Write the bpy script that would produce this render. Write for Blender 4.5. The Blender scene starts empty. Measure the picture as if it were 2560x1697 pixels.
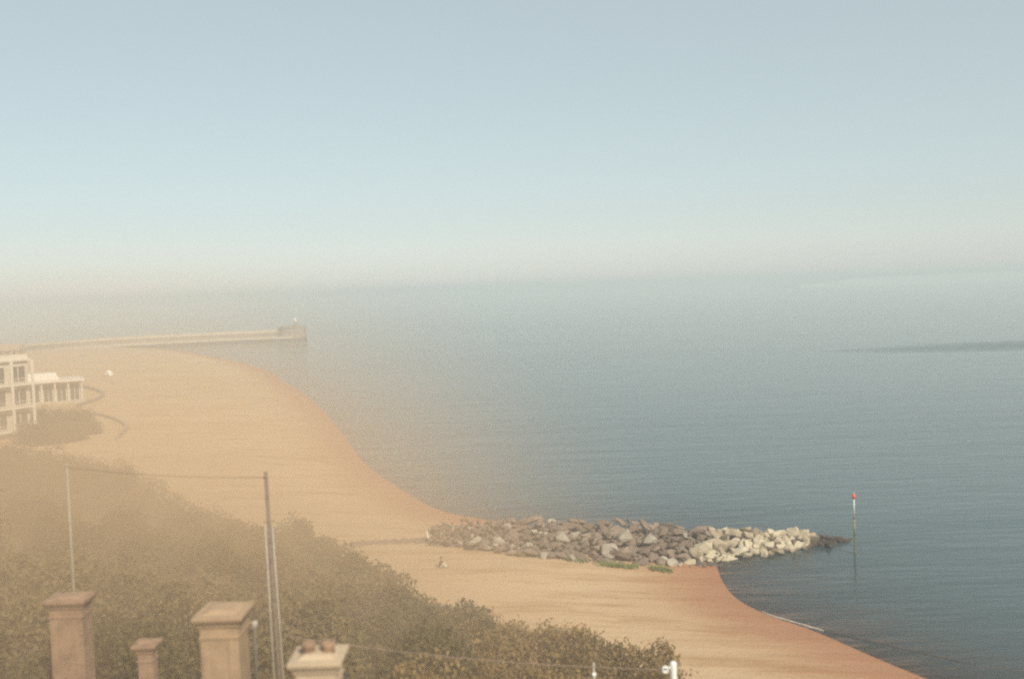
import bpy, bmesh, math, random
import numpy as np
from mathutils import Vector, Matrix, noise as mnoise

random.seed(7)
rng = np.random.default_rng(7)
SC = bpy.context.scene
COL = SC.collection
R = math.radians

# ------------------------------------------------------------------ camera
CAM_Z = 25.0
LENS = 35.0
FPX = LENS / 36.0 * 2560.0                     # focal length in photograph pixels
_up = Vector((-0.0335, 1.0, 0.05245)).normalized()      # world up as seen by the tilted camera
_fw = (Vector((0, 0, -1)) - _up * _up.dot(Vector((0, 0, -1)))).normalized()
_rt = _fw.cross(_up)
CROT = Matrix((_rt, _fw, _up))                 # camera space -> world space
cam_data = bpy.data.cameras.new("camera")
cam_data.lens = LENS
cam_data.sensor_width = 36.0
cam_data.clip_start = 0.1
cam_data.clip_end = 120000.0
cam_data.dof.use_dof = True
cam_data.dof.focus_distance = 125.0
cam_data.dof.aperture_fstop = 0.28
cam = bpy.data.objects.new("camera", cam_data)
COL.objects.link(cam)
cam.matrix_world = Matrix.Translation((0, 0, CAM_Z)) @ CROT.to_4x4()
SC.camera = cam

# ------------------------------------------------------------------ world, sun, exposure
SUN_EL, SUN_AZ = R(40), R(152)                 # azimuth clockwise from the view heading (+Y): behind, to the right
world = bpy.data.worlds.new("World")
SC.world = world
world.use_nodes = True
wn = world.node_tree.nodes
wl = world.node_tree.links
bg = wn["Background"]
sky = wn.new("ShaderNodeTexSky")
sky.sky_type = 'NISHITA'
sky.sun_disc = False
sky.sun_elevation = SUN_EL
sky.sun_rotation = SUN_AZ
sky.air_density = 1.0
sky.dust_density = 0.4
sky.ozone_density = 1.0
hs = wn.new("ShaderNodeHueSaturation")
hs.inputs['Saturation'].default_value = 0.66
hs.inputs['Hue'].default_value = 0.475
wl.new(sky.outputs[0], hs.inputs['Color'])
veil = wn.new("ShaderNodeMix"); veil.data_type = 'RGBA'      # thin even veil of high cloud over the whole sky
veil.inputs[0].default_value = 0.58
veil.inputs[7].default_value = (4.55, 5.2, 5.15, 1)
wl.new(hs.outputs[0], veil.inputs[6])
wl.new(veil.outputs[2], bg.inputs[0])
bg.inputs[1].default_value = 0.085

sun_data = bpy.data.lights.new("sun", 'SUN')
sun_data.energy = 3.6
sun_data.angle = R(0.5)
sun_data.color = (1.0, 0.90, 0.75)
sun = bpy.data.objects.new("sun", sun_data)
COL.objects.link(sun)
sdir = Vector((math.sin(SUN_AZ) * math.cos(SUN_EL), math.cos(SUN_AZ) * math.cos(SUN_EL), math.sin(SUN_EL)))
sun.rotation_euler = sdir.to_track_quat('Z', 'Y').to_euler()
sun.location = sdir * 60

vs = SC.view_settings
vs.view_transform = 'Standard'
vs.look = 'None'
vs.exposure = 0.50
vs.gamma = 1.0
vs.use_curve_mapping = False
SC.cycles.volume_bounces = 3
SC.cycles.max_bounces = 8
SC.cycles.use_denoising = False
SC.cycles.pixel_filter_type = 'BLACKMAN_HARRIS'
SC.cycles.filter_width = 2.3

# ------------------------------------------------------------------ helpers
def ray(u, v):
    return CROT @ Vector(((u - 1280.0) / FPX, -(v - 848.5) / FPX, -1.0))
def on_z(u, v, z):
    d = ray(u, v)
    t = (z - CAM_Z) / d.z
    return Vector((d.x * t, d.y * t, z))
def at_y(u, v, y):
    d = ray(u, v)
    t = y / d.y
    return Vector((d.x * t, y, CAM_Z + d.z * t))

def tag(o, label=None, cat=None, group=None, kind=None):
    if label: o["label"] = label
    if cat: o["category"] = cat
    if group: o["group"] = group
    if kind: o["kind"] = kind
    return o
def empty(name, loc, label=None, cat=None, group=None, rz=0.0):
    o = bpy.data.objects.new(name, None)
    COL.objects.link(o)
    o.location = loc
    o.rotation_euler.z = rz
    o.empty_display_size = 0.3
    return tag(o, label, cat, group)
def link(name, me, mat=None, parent=None, loc=None):
    o = bpy.data.objects.new(name, me)
    COL.objects.link(o)
    if mat is not None and not me.materials:
        for m in (mat if isinstance(mat, (list, tuple)) else [mat]): me.materials.append(m)
    if parent is not None: o.parent = parent
    if loc is not None: o.location = loc
    return o

class MB:
    """collects simple solids into one mesh"""
    def __init__(self):
        self.v, self.f, self.s = [], [], []
    def add(self, verts, faces, smooth=False):
        b = len(self.v)
        self.v += [tuple(p) for p in verts]
        self.f += [tuple(b + i for i in q) for q in faces]
        self.s += [smooth] * len(faces)
        return self
    def box(self, x0, x1, y0, y1, z0, z1):
        v = [(x, y, z) for z in (z0, z1) for y in (y0, y1) for x in (x0, x1)]
        return self.add(v, [(0, 2, 3, 1), (4, 5, 7, 6), (0, 1, 5, 4), (2, 6, 7, 3), (0, 4, 6, 2), (1, 3, 7, 5)])
    def taper(self, cx, cy, z0, z1, w0, d0, w1, d1):
        v = [(cx + sx * w / 2, cy + sy * d / 2, z) for z, w, d in ((z0, w0, d0), (z1, w1, d1)) for sy in (-1, 1) for sx in (-1, 1)]
        return self.add(v, [(0, 2, 3, 1), (4, 5, 7, 6), (0, 1, 5, 4), (2, 6, 7, 3), (0, 4, 6, 2), (1, 3, 7, 5)])
    def lathe(self, prof, n=16, c=(0, 0), smooth=True):
        b, v, f = 0, [], []
        for r, z in prof:
            for k in range(n):
                a = 2 * math.pi * k / n
                v.append((c[0] + r * math.cos(a), c[1] + r * math.sin(a), z))
        for i in range(len(prof) - 1):
            for k in range(n):
                k2 = (k + 1) % n
                f.append((i * n + k, i * n + k2, (i + 1) * n + k2, (i + 1) * n + k))
        f.append(tuple(reversed(range(n))))
        f.append(tuple(range((len(prof) - 1) * n, len(prof) * n)))
        return self.add(v, f, smooth)
    def tube(self, pts, rad, n=8, smooth=True):
        pts = [Vector(p) for p in pts]
        rads = rad if isinstance(rad, (list, tuple)) else [rad] * len(pts)
        v, f = [], []
        for i, p in enumerate(pts):
            t = (pts[min(i + 1, len(pts) - 1)] - pts[max(i - 1, 0)]).normalized()
            a = t.cross(Vector((0, 0, 1)))
            if a.length < 1e-3: a = t.cross(Vector((1, 0, 0)))
            a.normalize()
            b = t.cross(a)
            for k in range(n):
                q = 2 * math.pi * k / n
                v.append(p + (a * math.cos(q) + b * math.sin(q)) * rads[i])
        for i in range(len(pts) - 1):
            for k in range(n):
                k2 = (k + 1) % n
                f.append((i * n + k, i * n + k2, (i + 1) * n + k2, (i + 1) * n + k))
        f.append(tuple(reversed(range(n))))
        f.append(tuple(range((len(pts) - 1) * n, len(pts) * n)))
        return self.add(v, f, smooth)
    def mesh(self, name):
        me = bpy.data.meshes.new(name)
        me.from_pydata(self.v, [], self.f)
        me.polygons.foreach_set("use_smooth", self.s)
        bm = bmesh.new(); bm.from_mesh(me)
        bmesh.ops.recalc_face_normals(bm, faces=bm.faces)
        bm.to_mesh(me); bm.free()
        return me
    def build(self, name, mat, parent=None, loc=None, bevel=0.0):
        o = link(name, self.mesh(name), mat, parent, loc)
        if bevel:
            m = o.modifiers.new("bevel", 'BEVEL'); m.width = bevel; m.segments = 2; m.limit_method = 'ANGLE'
        return o

def grid_mesh(name, xs, ys, zf):
    X, Y = np.meshgrid(xs, ys)
    Z = zf(X, Y)
    nx, ny = len(xs), len(ys)
    co = np.stack([X, Y, Z], -1).reshape(-1, 3)
    idx = np.arange(nx * ny).reshape(ny, nx)
    q = np.stack([idx[:-1, :-1], idx[:-1, 1:], idx[1:, 1:], idx[1:, :-1]], -1).reshape(-1, 4)
    me = bpy.data.meshes.new(name)
    me.vertices.add(len(co)); me.vertices.foreach_set("co", co.astype(np.float32).ravel())
    me.loops.add(q.size); me.loops.foreach_set("vertex_index", q.astype(np.int32).ravel())
    me.polygons.add(len(q)); me.polygons.foreach_set("loop_start", np.arange(0, q.size, 4, dtype=np.int32))
    me.update(calc_edges=True)
    me.validate()
    me.polygons.foreach_set("use_smooth", np.ones(len(q), bool))
    return me, X, Y, Z

def axis(parts):
    out = []
    for a, b, s in parts:
        n = max(1, int(round((b - a) / s)))
        out += list(np.linspace(a, b, n, endpoint=False))
    out.append(parts[-1][1])
    return np.array(out)

# value noise on arrays
def _hash(ix, iy, seed):
    h = (ix.astype(np.int64) * 374761393 + iy.astype(np.int64) * 668265263 + seed * 974711) & 0x7fffffff
    h = ((h ^ (h >> 13)) * 1274126177) & 0x7fffffff
    return ((h ^ (h >> 16)) & 0xffff) / 65535.0
def vnoise(x, y, seed=0):
    ix, iy = np.floor(x), np.floor(y)
    fx, fy = x - ix, y - iy
    fx, fy = fx * fx * (3 - 2 * fx), fy * fy * (3 - 2 * fy)
    a = _hash(ix, iy, seed); b = _hash(ix + 1, iy, seed); c = _hash(ix, iy + 1, seed); d = _hash(ix + 1, iy + 1, seed)
    return (a * (1 - fx) + b * fx) * (1 - fy) + (c * (1 - fx) + d * fx) * fy - 0.5

# ------------------------------------------------------------------ materials
def new_mat(name):
    m = bpy.data.materials.new(name)
    m.use_nodes = True
    n, l = m.node_tree.nodes, m.node_tree.links
    return m, n, l, n["Principled BSDF"]
def ramp(n, l, src, stops):
    r = n.new("ShaderNodeValToRGB")
    els = r.color_ramp.elements
    while len(els) < len(stops): els.new(0.5)
    for e, (p, c) in zip(els, stops):
        e.position = p
        e.color = (c[0], c[1], c[2], 1) if not isinstance(c, float) else (c, c, c, 1)
    l.new(src, r.inputs[0])
    return r
def tex_noise(n, l, vec, scale, detail=4, rough=0.55):
    t = n.new("ShaderNodeTexNoise")
    t.inputs["Scale"].default_value = scale
    t.inputs["Detail"].default_value = detail
    t.inputs["Roughness"].default_value = rough
    if vec is not None: l.new(vec, t.inputs["Vector"])
    return t
def mapping(n, l, scale, rot=(0, 0, 0), src="geo"):
    if src == "geo":
        g = n.new("ShaderNodeNewGeometry"); out = g.outputs["Position"]
    else:
        g = n.new("ShaderNodeTexCoord"); out = g.outputs["Object"]
    mp = n.new("ShaderNodeMapping")
    mp.inputs["Scale"].default_value = scale
    mp.inputs["Rotation"].default_value = rot
    l.new(out, mp.inputs["Vector"])
    return mp.outputs[0]
def mix_col(n, l, fac, a, b):
    m = n.new("ShaderNodeMix"); m.data_type = 'RGBA'
    for sock, val in ((m.inputs["Factor"], fac), (m.inputs["A"], a), (m.inputs["B"], b)):
        pass
    def put(s, val):
        if isinstance(val, bpy.types.NodeSocket): l.new(val, s)
        elif isinstance(val, (int, float)): s.default_value = val
        else: s.default_value = (val[0], val[1], val[2], 1)
    put(m.inputs[0], fac); put(m.inputs[6], a); put(m.inputs[7], b)
    return m.outputs[2]
def math_node(n, l, op, a, b=None, clamp=False):
    m = n.new("ShaderNodeMath"); m.operation = op; m.use_clamp = clamp
    for i, val in enumerate((a, b)):
        if val is None: continue
        if isinstance(val, bpy.types.NodeSocket): l.new(val, m.inputs[i])
        else: m.inputs[i].default_value = val
    return m.outputs[0]
def bump(n, l, h, strength, dist, bsdf):
    b = n.new("ShaderNodeBump")
    b.inputs["Strength"].default_value = strength
    b.inputs["Distance"].default_value = dist
    l.new(h, b.inputs["Height"])
    l.new(b.outputs[0], bsdf.inputs["Normal"])
    return b

def plain(name, c, rough=0.7, var=0.25, scale=3.0, metal=0.0, bmp=0.15, bdist=0.01, src="geo"):
    """weathered plain surface: uneven colour, blotches and fine relief"""
    m, n, l, p = new_mat(name)
    v = mapping(n, l, (1, 1, 1), src=src)
    t = tex_noise(n, l, v, scale, 6, 0.62)
    lo = tuple(x * (1 - var) for x in c); hi = tuple(min(1, x * (1 + var * 0.6)) for x in c)
    r = ramp(n, l, t.outputs["Fac"], [(0.3, lo), (0.5, c), (0.72, hi)])
    l.new(r.outputs[0], p.inputs["Base Color"])
    p.inputs["Roughness"].default_value = rough
    p.inputs["Metallic"].default_value = metal
    t2 = tex_noise(n, l, v, scale * 9, 4)
    bump(n, l, t2.outputs["Fac"], bmp, bdist, p)
    return m

def mat_sand():
    m, n, l, p = new_mat("sand")
    g = n.new("ShaderNodeNewGeometry")
    sep = n.new("ShaderNodeSeparateXYZ"); l.new(g.outputs["Position"], sep.inputs[0])
    big = tex_noise(n, l, mapping(n, l, (0.03, 0.05, 0.05)), 1.0, 5, 0.6)
    med = tex_noise(n, l, mapping(n, l, (0.10, 0.55, 0.3), (0, 0, R(-12))), 1.0, 6, 0.65)   # wind and tide streaks
    fine = tex_noise(n, l, mapping(n, l, (1, 1, 1)), 2.6, 6, 0.7)
    dry = ramp(n, l, big.outputs["Fac"], [(0.3, (0.45, 0.305, 0.175)), (0.55, (0.515, 0.36, 0.215)), (0.75, (0.55, 0.40, 0.25))])
    dry2 = mix_col(n, l, ramp(n, l, med.outputs["Fac"], [(0.50, 0.0), (0.66, 1.0)]).outputs[0], dry.outputs[0], (0.37, 0.235, 0.115))
    dry3 = mix_col(n, l, math_node(n, l, 'MULTIPLY', fine.outputs["Fac"], 0.35), dry2, (0.43, 0.29, 0.16))
    # damp sand below the tide line, edge broken up by noise
    att = n.new("ShaderNodeAttribute"); att.attribute_name = "shore"
    w = math_node(n, l, 'ADD', att.outputs["Fac"], math_node(n, l, 'MULTIPLY', math_node(n, l, 'SUBTRACT', med.outputs["Fac"], 0.5), -9.0))
    wet = ramp(n, l, math_node(n, l, 'DIVIDE', w, 12.0), [(0.0, 1.0), (0.30, 0.72), (0.62, 0.22), (1.0, 0.0)])
    col = mix_col(n, l, wet.outputs[0], dry3, (0.35, 0.155, 0.07))
    l.new(col, p.inputs["Base Color"])
    rr = n.new("ShaderNodeMapRange"); l.new(wet.outputs[0], rr.inputs[0])
    rr.inputs[3].default_value = 0.95; rr.inputs[4].default_value = 0.5
    l.new(rr.outputs[0], p.inputs["Roughness"])
    p.inputs["Specular IOR Level"].default_value = 0.25
    h = math_node(n, l, 'ADD', fine.outputs["Fac"], math_node(n, l, 'MULTIPLY', med.outputs["Fac"], 1.5))
    bump(n, l, h, 0.5, 0.22, p)
    return m

def mat_hill():
    m, n, l, p = new_mat("rough_grass_ground")
    t = tex_noise(n, l, mapping(n, l, (1, 1, 1)), 0.5, 8, 0.7)
    r = ramp(n, l, t.outputs["Fac"], [(0.3, (0.085, 0.072, 0.034)), (0.5, (0.13, 0.105, 0.05)), (0.7, (0.19, 0.145, 0.075))])
    l.new(r.outputs[0], p.inputs["Base Color"])
    p.inputs["Roughness"].default_value = 1.0
    p.inputs["Specular IOR Level"].default_value = 0.1
    bump(n, l, t.outputs["Fac"], 0.8, 0.4, p)
    return m

def mat_leaf(name, a, b, c):
    m, n, l, p = new_mat(name)
    oi = n.new("ShaderNodeObjectInfo")
    t = tex_noise(n, l, mapping(n, l, (1, 1, 1)), 0.9, 5, 0.6)
    s = math_node(n, l, 'ADD', math_node(n, l, 'MULTIPLY', t.outputs["Fac"], 0.62), math_node(n, l, 'MULTIPLY', oi.outputs["Random"], 0.42))
    r = ramp(n, l, s, [(0.32, a), (0.52, b), (0.74, c)])
    l.new(r.outputs[0], p.inputs["Base Color"])
    p.inputs["Roughness"].default_value = 0.75
    p.inputs["Specular IOR Level"].default_value = 0.2
    tr = n.new("ShaderNodeBsdfTranslucent")
    l.new(r.outputs[0], tr.inputs[0])
    mx = n.new("ShaderNodeMixShader"); mx.inputs[0].default_value = 0.4
    l.new(p.outputs[0], mx.inputs[1]); l.new(tr.outputs[0], mx.inputs[2])
    l.new(mx.outputs[0], n["Material Output"].inputs[0])
    return m

def mat_rock(name, a, b, c):
    m, n, l, p = new_mat(name)
    oi = n.new("ShaderNodeObjectInfo")
    g = n.new("ShaderNodeNewGeometry")
    sep = n.new("ShaderNodeSeparateXYZ"); l.new(g.outputs["Position"], sep.inputs[0])
    t = tex_noise(n, l, mapping(n, l, (1, 1, 1)), 1.3, 8, 0.65)
    s = math_node(n, l, 'ADD', math_node(n, l, 'MULTIPLY', t.outputs["Fac"], 0.55), math_node(n, l, 'MULTIPLY', oi.outputs["Random"], 0.45))
    r = ramp(n, l, s, [(0.25, a), (0.5, b), (0.78, c)])
    # tide-line weed on the lower rocks, higher towards the sea end
    xf = n.new("ShaderNodeMapRange"); l.new(sep.outputs["X"], xf.inputs[0])
    xf.inputs[1].default_value = 14.0; xf.inputs[2].default_value = 26.0; xf.inputs[3].default_value = -0.3; xf.inputs[4].default_value = 0.12
    xg = n.new("ShaderNodeMapRange"); l.new(sep.outputs["X"], xg.inputs[0])
    xg.inputs[1].default_value = 26.0; xg.inputs[2].default_value = 30.5; xg.inputs[3].default_value = 0.0; xg.inputs[4].default_value = 1.5
    d = math_node(n, l, 'SUBTRACT', sep.outputs["Z"], math_node(n, l, 'ADD', xf.outputs[0], xg.outputs[0]))
    d2 = math_node(n, l, 'ADD', d, math_node(n, l, 'MULTIPLY', math_node(n, l, 'SUBTRACT', t.outputs["Fac"], 0.5), 0.9))
    wk = ramp(n, l, math_node(n, l, 'ADD', d2, 0.35), [(0.0, 1.0), (0.32, 0.85), (0.50, 0.0)])
    col = mix_col(n, l, wk.outputs[0], r.outputs[0], (0.055, 0.036, 0.024))
    l.new(col, p.inputs["Base Color"])
    p.inputs["Roughness"].default_value = 0.85
    t2 = tex_noise(n, l, mapping(n, l, (1, 1, 1)), 6, 6, 0.7)
    bump(n, l, t2.outputs["Fac"], 0.6, 0.12, p)
    return m

def mat_water():
    m, n, l, p = new_mat("sea_water")
    g = n.new("ShaderNodeNewGeometry")
    att = n.new("ShaderNodeAttribute"); att.attribute_name = "depth"
    # wavelets: long crests across the view, several sizes
    w1 = tex_noise(n, l, mapping(n, l, (0.16, 0.75, 1), (0, 0, R(-14))), 1.0, 3, 0.5)
    w2 = tex_noise(n, l, mapping(n, l, (0.035, 0.13, 1), (0, 0, R(-8))), 1.0, 3, 0.5)
    w3 = tex_noise(n, l, mapping(n, l, (0.8, 2.4, 1), (0, 0, R(-20))), 1.0, 2, 0.5)
    h = math_node(n, l, 'ADD', math_node(n, l, 'MULTIPLY', w1.outputs["Fac"], 0.30), math_node(n, l, 'MULTIPLY', w2.outputs["Fac"], 0.70))
    h = math_node(n, l, 'ADD', h, math_node(n, l, 'MULTIPLY', w3.outputs["Fac"], 0.06))
    # wind patches: calm slicks and ruffled streaks
    slick = tex_noise(n, l, mapping(n, l, (0.0016, 0.011, 1), (0, 0, R(3))), 1.0, 4, 0.55)
    sr = ramp(n, l, slick.outputs["Fac"], [(0.36, 0.42), (0.52, 0.75), (0.70, 1.15)])
    sep = n.new("ShaderNodeSeparateXYZ"); l.new(g.outputs["Position"], sep.inputs[0])
    # one ruffled cat's paw out in the bay
    ex = math_node(n, l, 'DIVIDE', math_node(n, l, 'SUBTRACT', sep.outputs["X"], 190.0), 88.0)
    ey = math_node(n, l, 'DIVIDE', math_node(n, l, 'SUBTRACT', sep.outputs["Y"], 332.0), 24.0)
    rr = math_node(n, l, 'ADD', math_node(n, l, 'MULTIPLY', ex, ex), math_node(n, l, 'MULTIPLY', ey, ey))
    rr = math_node(n, l, 'ADD', rr, math_node(n, l, 'MULTIPLY', math_node(n, l, 'SUBTRACT', w2.outputs["Fac"], 0.5), 1.0))
    paw = ramp(n, l, rr, [(0.15, 1.0), (1.0, 0.0)])
    stren = math_node(n, l, 'ADD', sr.outputs[0], math_node(n, l, 'MULTIPLY', paw.outputs[0], 1.6))
    b = n.new("ShaderNodeBump")
    b.inputs["Distance"].default_value = 0.8
    l.new(math_node(n, l, 'MULTIPLY', stren, 0.5), b.inputs["Strength"])
    l.new(math_node(n, l, 'MULTIPLY', h, math_node(n, l, 'ADD', 1.0, math_node(n, l, 'MULTIPLY', paw.outputs[0], 5.0))), b.inputs["Height"])
    # body colour of the water under its gloss
    bodyn = tex_noise(n, l, mapping(n, l, (0.004, 0.012, 1)), 1.0, 4)
    body = ramp(n, l, bodyn.outputs["Fac"], [(0.3, (0.046, 0.080, 0.092)), (0.7, (0.066, 0.108, 0.118))])
    dif = n.new("ShaderNodeBsdfDiffuse"); l.new(body.outputs[0], dif.inputs[0])
    tra = n.new("ShaderNodeBsdfTransparent"); tra.inputs[0].default_value = (0.80, 0.82, 0.78, 1)
    mx = n.new("ShaderNodeMixShader")
    op = math_node(n, l, 'SUBTRACT', 1.0, math_node(n, l, 'POWER', 0.30, att.outputs["Fac"]), True)
    l.new(op, mx.inputs[0]); l.new(tra.outputs[0], mx.inputs[1]); l.new(dif.outputs[0], mx.inputs[2])
    gl = n.new("ShaderNodeBsdfGlossy"); gl.inputs["Roughness"].default_value = 0.12
    l.new(b.outputs[0], gl.inputs["Normal"])
    fr = n.new("ShaderNodeFresnel"); fr.inputs[0].default_value = 1.333
    l.new(b.outputs[0], fr.inputs["Normal"])
    mx2 = n.new("ShaderNodeMixShader")
    l.new(fr.outputs[0], mx2.inputs[0]); l.new(mx.outputs[0], mx2.inputs[1]); l.new(gl.outputs[0], mx2.inputs[2])
    l.new(mx2.outputs[0], n["Material Output"].inputs[0])
    n.remove(p)
    return m

M = {}
M['sand'] = mat_sand()
M['hill'] = mat_hill()
M['water'] = mat_water()
M['leaf_olive'] = mat_leaf("olive_foliage", (0.145, 0.115, 0.052), (0.215, 0.168, 0.080), (0.28, 0.21, 0.105))  # foliage colours lifted and browned, with the lens veil's tint put into them
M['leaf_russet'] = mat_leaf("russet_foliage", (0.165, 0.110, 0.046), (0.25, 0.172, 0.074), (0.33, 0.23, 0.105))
M['leaf_dark'] = mat_leaf("dark_foliage", (0.115, 0.086, 0.046), (0.165, 0.125, 0.066), (0.215, 0.16, 0.088))
M['leaf_green'] = mat_leaf("weed_green", (0.17, 0.19, 0.06), (0.26, 0.29, 0.10), (0.34, 0.36, 0.15))
M['bark'] = plain("bark", (0.10, 0.075, 0.05), 0.9, 0.3, 5)
M['rock_old'] = mat_rock("old_brown_rock", (0.135, 0.095, 0.068), (0.19, 0.138, 0.10), (0.25, 0.188, 0.138))
M['rock_new'] = mat_rock("pale_rock", (0.27, 0.215, 0.14), (0.43, 0.36, 0.25), (0.56, 0.49, 0.36))
M['rock_pale'] = mat_rock("bleached_rock", (0.27, 0.235, 0.18), (0.34, 0.295, 0.23), (0.42, 0.37, 0.29))
M['stone'] = plain("pier_stone", (0.27, 0.215, 0.16), 0.9, 0.3, 0.4, bmp=0.4, bdist=0.08)
M['concrete'] = plain("quay_concrete", (0.46, 0.39, 0.29), 0.85, 0.2, 0.5, bmp=0.3, bdist=0.05)
M['stone_dark'] = plain("weedy_stone", (0.11, 0.09, 0.07), 0.9, 0.3, 0.8)
M['white'] = plain("white_paint", (0.78, 0.77, 0.73), 0.5, 0.06, 2.0, bmp=0.05)
M['trim'] = plain("off_white_trim", (0.64, 0.59, 0.50), 0.6, 0.1, 1.5)
M['stucco'] = plain("white_stucco", (0.54, 0.49, 0.40), 0.8, 0.10, 0.8)
M['cream'] = plain("cream_render", (0.46, 0.35, 0.235), 0.85, 0.18, 1.6, bmp=0.3, bdist=0.02)
M['buff'] = plain("buff_render", (0.36, 0.245, 0.15), 0.9, 0.2, 2.0, bmp=0.3, bdist=0.02)
M['brick'] = plain("pink_brick", (0.29, 0.185, 0.12), 0.9, 0.35, 2.2)
M['terracotta'] = plain("terracotta", (0.42, 0.22, 0.125), 0.85, 0.22, 4.0)
M['slate'] = plain("roof_slate", (0.105, 0.075, 0.062), 0.75, 0.35, 1.6, bmp=0.3)
M['glass'] = plain("window_glass", (0.05, 0.055, 0.06), 0.08, 0.2, 1.0, bmp=0.0)
M['timber'] = plain("dark_timber", (0.19, 0.14, 0.10), 0.85, 0.3, 6.0)
M['zinc'] = plain("grey_conduit", (0.36, 0.315, 0.25), 0.6, 0.15, 4.0)
M['red'] = plain("red_paint", (0.62, 0.085, 0.045), 0.55, 0.15, 4.0)
M['cable'] = plain("pale_cable", (0.30, 0.21, 0.16), 0.7, 0.1, 2.0)
M['wire'] = plain("dark_wire", (0.09, 0.07, 0.055), 0.7, 0.1, 2.0)
M['weedy'] = plain("weedy_steel", (0.075, 0.075, 0.035), 0.8, 0.35, 3.0)
M['rust'] = plain("weathered_steel", (0.22, 0.18, 0.11), 0.75, 0.4, 2.5)
M['foam'] = plain("foam", (0.55, 0.47, 0.38), 0.9, 0.15, 5.0)
M['dark_wavelet'] = plain("dark_wavelet", (0.045, 0.03, 0.022), 0.9, 0.3, 3.0)
M['cloth'] = plain("tent_cloth", (0.76, 0.75, 0.72), 0.8, 0.06, 2.0)
M['skin'] = plain("skin", (0.45, 0.27, 0.19), 0.6, 0.08, 8.0)
M['jacket'] = plain("maroon_jacket", (0.115, 0.045, 0.035), 0.9, 0.15, 8.0)
M['trousers'] = plain("pale_trousers", (0.58, 0.56, 0.48), 0.9, 0.1, 8.0)
M['hair'] = plain("brown_hair", (0.06, 0.035, 0.025), 0.7, 0.2, 20.0)
M['grass_far'] = plain("headland_turf", (0.13, 0.14, 0.08), 1.0, 0.3, 0.01)
M['chalk'] = plain("chalk_cliff", (0.78, 0.74, 0.66), 0.95, 0.12, 0.02)

# ------------------------------------------------------------------ shoreline (plan) and beach
shore_px = [(430, 872), (530, 890), (650, 915), (747, 974), (812, 1028), (866, 1093), (898, 1147), (952, 1191), (1028, 1239), (1093, 1275),
            (1158, 1290)]
shore_a = [on_z(u, v, 0.0) for u, v in shore_px]
shore_b = [on_z(u, v, 0.0) for u, v in [(1791, 1407), (1802, 1450), (1840, 1499), (1916, 1537), (2035, 1575), (2165, 1634), (2295, 1688), (2560, 1790)]]
pts = [Vector((-330, 640, 0)), Vector((-235, 560, 0))] + shore_a + [Vector((3.0, 101.5, 0)), Vector((12.0, 98.0, 0)), Vector((16.5, 93.0, 0))] + shore_b + [Vector((60, 20, 0)), Vector((85, -40, 0)), Vector((120, -160, 0))]
def smooth_line(P, it=2):
    for _ in range(it):
        Q = [P[0]]
        for a, b in zip(P[:-1], P[1:]):
            Q += [a * 0.75 + b * 0.25, a * 0.25 + b * 0.75]
        Q.append(P[-1]); P = Q
    return P
SH = np.array([(p.x, p.y) for p in smooth_line(pts)])
def line_sd(L, X, Y, closed_side=+1):
    """signed distance to a polyline, positive to the left-hand (land) side"""
    best = np.full(X.shape, 1e18); sgn = np.ones(X.shape)
    for (ax, ay), (bx, by) in zip(L[:-1], L[1:]):
        dx, dy = bx - ax, by - ay
        t = np.clip(((X - ax) * dx + (Y - ay) * dy) / (dx * dx + dy * dy + 1e-12), 0, 1)
        px, py = ax + t * dx, ay + t * dy
        d2 = (X - px) ** 2 + (Y - py) ** 2
        cr = dx * (Y - ay) - dy * (X - ax)
        u = d2 < best - 1e-9
        best = np.where(u, d2, best); sgn = np.where(u, np.sign(cr), sgn)
    return np.sqrt(best) * sgn * closed_side
def shore_sd(X, Y):
    return line_sd(SH, X, Y, -1)          # land lies to the right of the line when walking towards the camera
# toe of the planted slope, from far left to near right
TOE = np.array([(-190, 210), (-120, 165), (-78, 140), (-56, 124), (-43, 113), (-37, 104), (-32.5, 95), (-28, 93), (-24, 88), (-19.5, 87), (-16.3, 82), (-13.3, 76), (-10.6, 72.5), (-6.8, 68), (-3.5, 63), (0.2, 60.5), (4, 59), (6.4, 57), (7.8, 54.5), (8.6, 51), (10, 44), (14, 36), (24, 22), (40, 5), (60, -30), (90, -100)], float)
def toe_sd(X, Y):
    return line_sd(TOE, X, Y, -1)         # positive on the slope side
def ground_z(X, Y):
    X = np.asarray(X, float); Y = np.asarray(Y, float)
    s = shore_sd(X, Y)
    z = np.where(s < 0, 0.075 * s, 0.0)
    land = 0.075 * np.clip(s, 0, 16) + 0.028 * np.clip(s - 16, 0, 45)
    z = np.where(s >= 0, land, np.maximum(z, -5.0))
    z += np.where(s > 1.5, 0.13 * vnoise(X / 9, Y / 5, 3) + 0.06 * vnoise(X / 2.3, Y / 1.7, 4), 0) * np.clip((s - 1.5) / 6, 0, 1)
    t = toe_sd(X, Y)
    up = 0.27 * np.clip(t - 0.5, 0, 44)
    up = up + np.where(t > 2, 0.6 * vnoise(X / 6, Y / 6, 8), 0)
    return z + up
_GX, _GY = np.arange(-130, 61, 1.0), np.arange(8, 251, 1.0)
_gg = np.meshgrid(_GX, _GY)
_GZ, _TS = ground_z(*_gg), toe_sd(*_gg)
def _look(T, x, y):
    fx, fy = x + 130.0, y - 8.0
    i, j = int(fx), int(fy); a, b = fx - i, fy - j
    return float((T[j, i] * (1 - a) + T[j, i + 1] * a) * (1 - b) + (T[j + 1, i] * (1 - a) + T[j + 1, i + 1] * a) * b)
def gz(x, y):
    if -129 < x < 59 and 9 < y < 249: return _look(_GZ, x, y)
    return float(ground_z(np.array([x]), np.array([y]))[0])
def ts(x, y):
    if -129 < x < 59 and 9 < y < 249: return _look(_TS, x, y)
    return float(toe_sd(np.array([x]), np.array([y]))[0])

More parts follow.
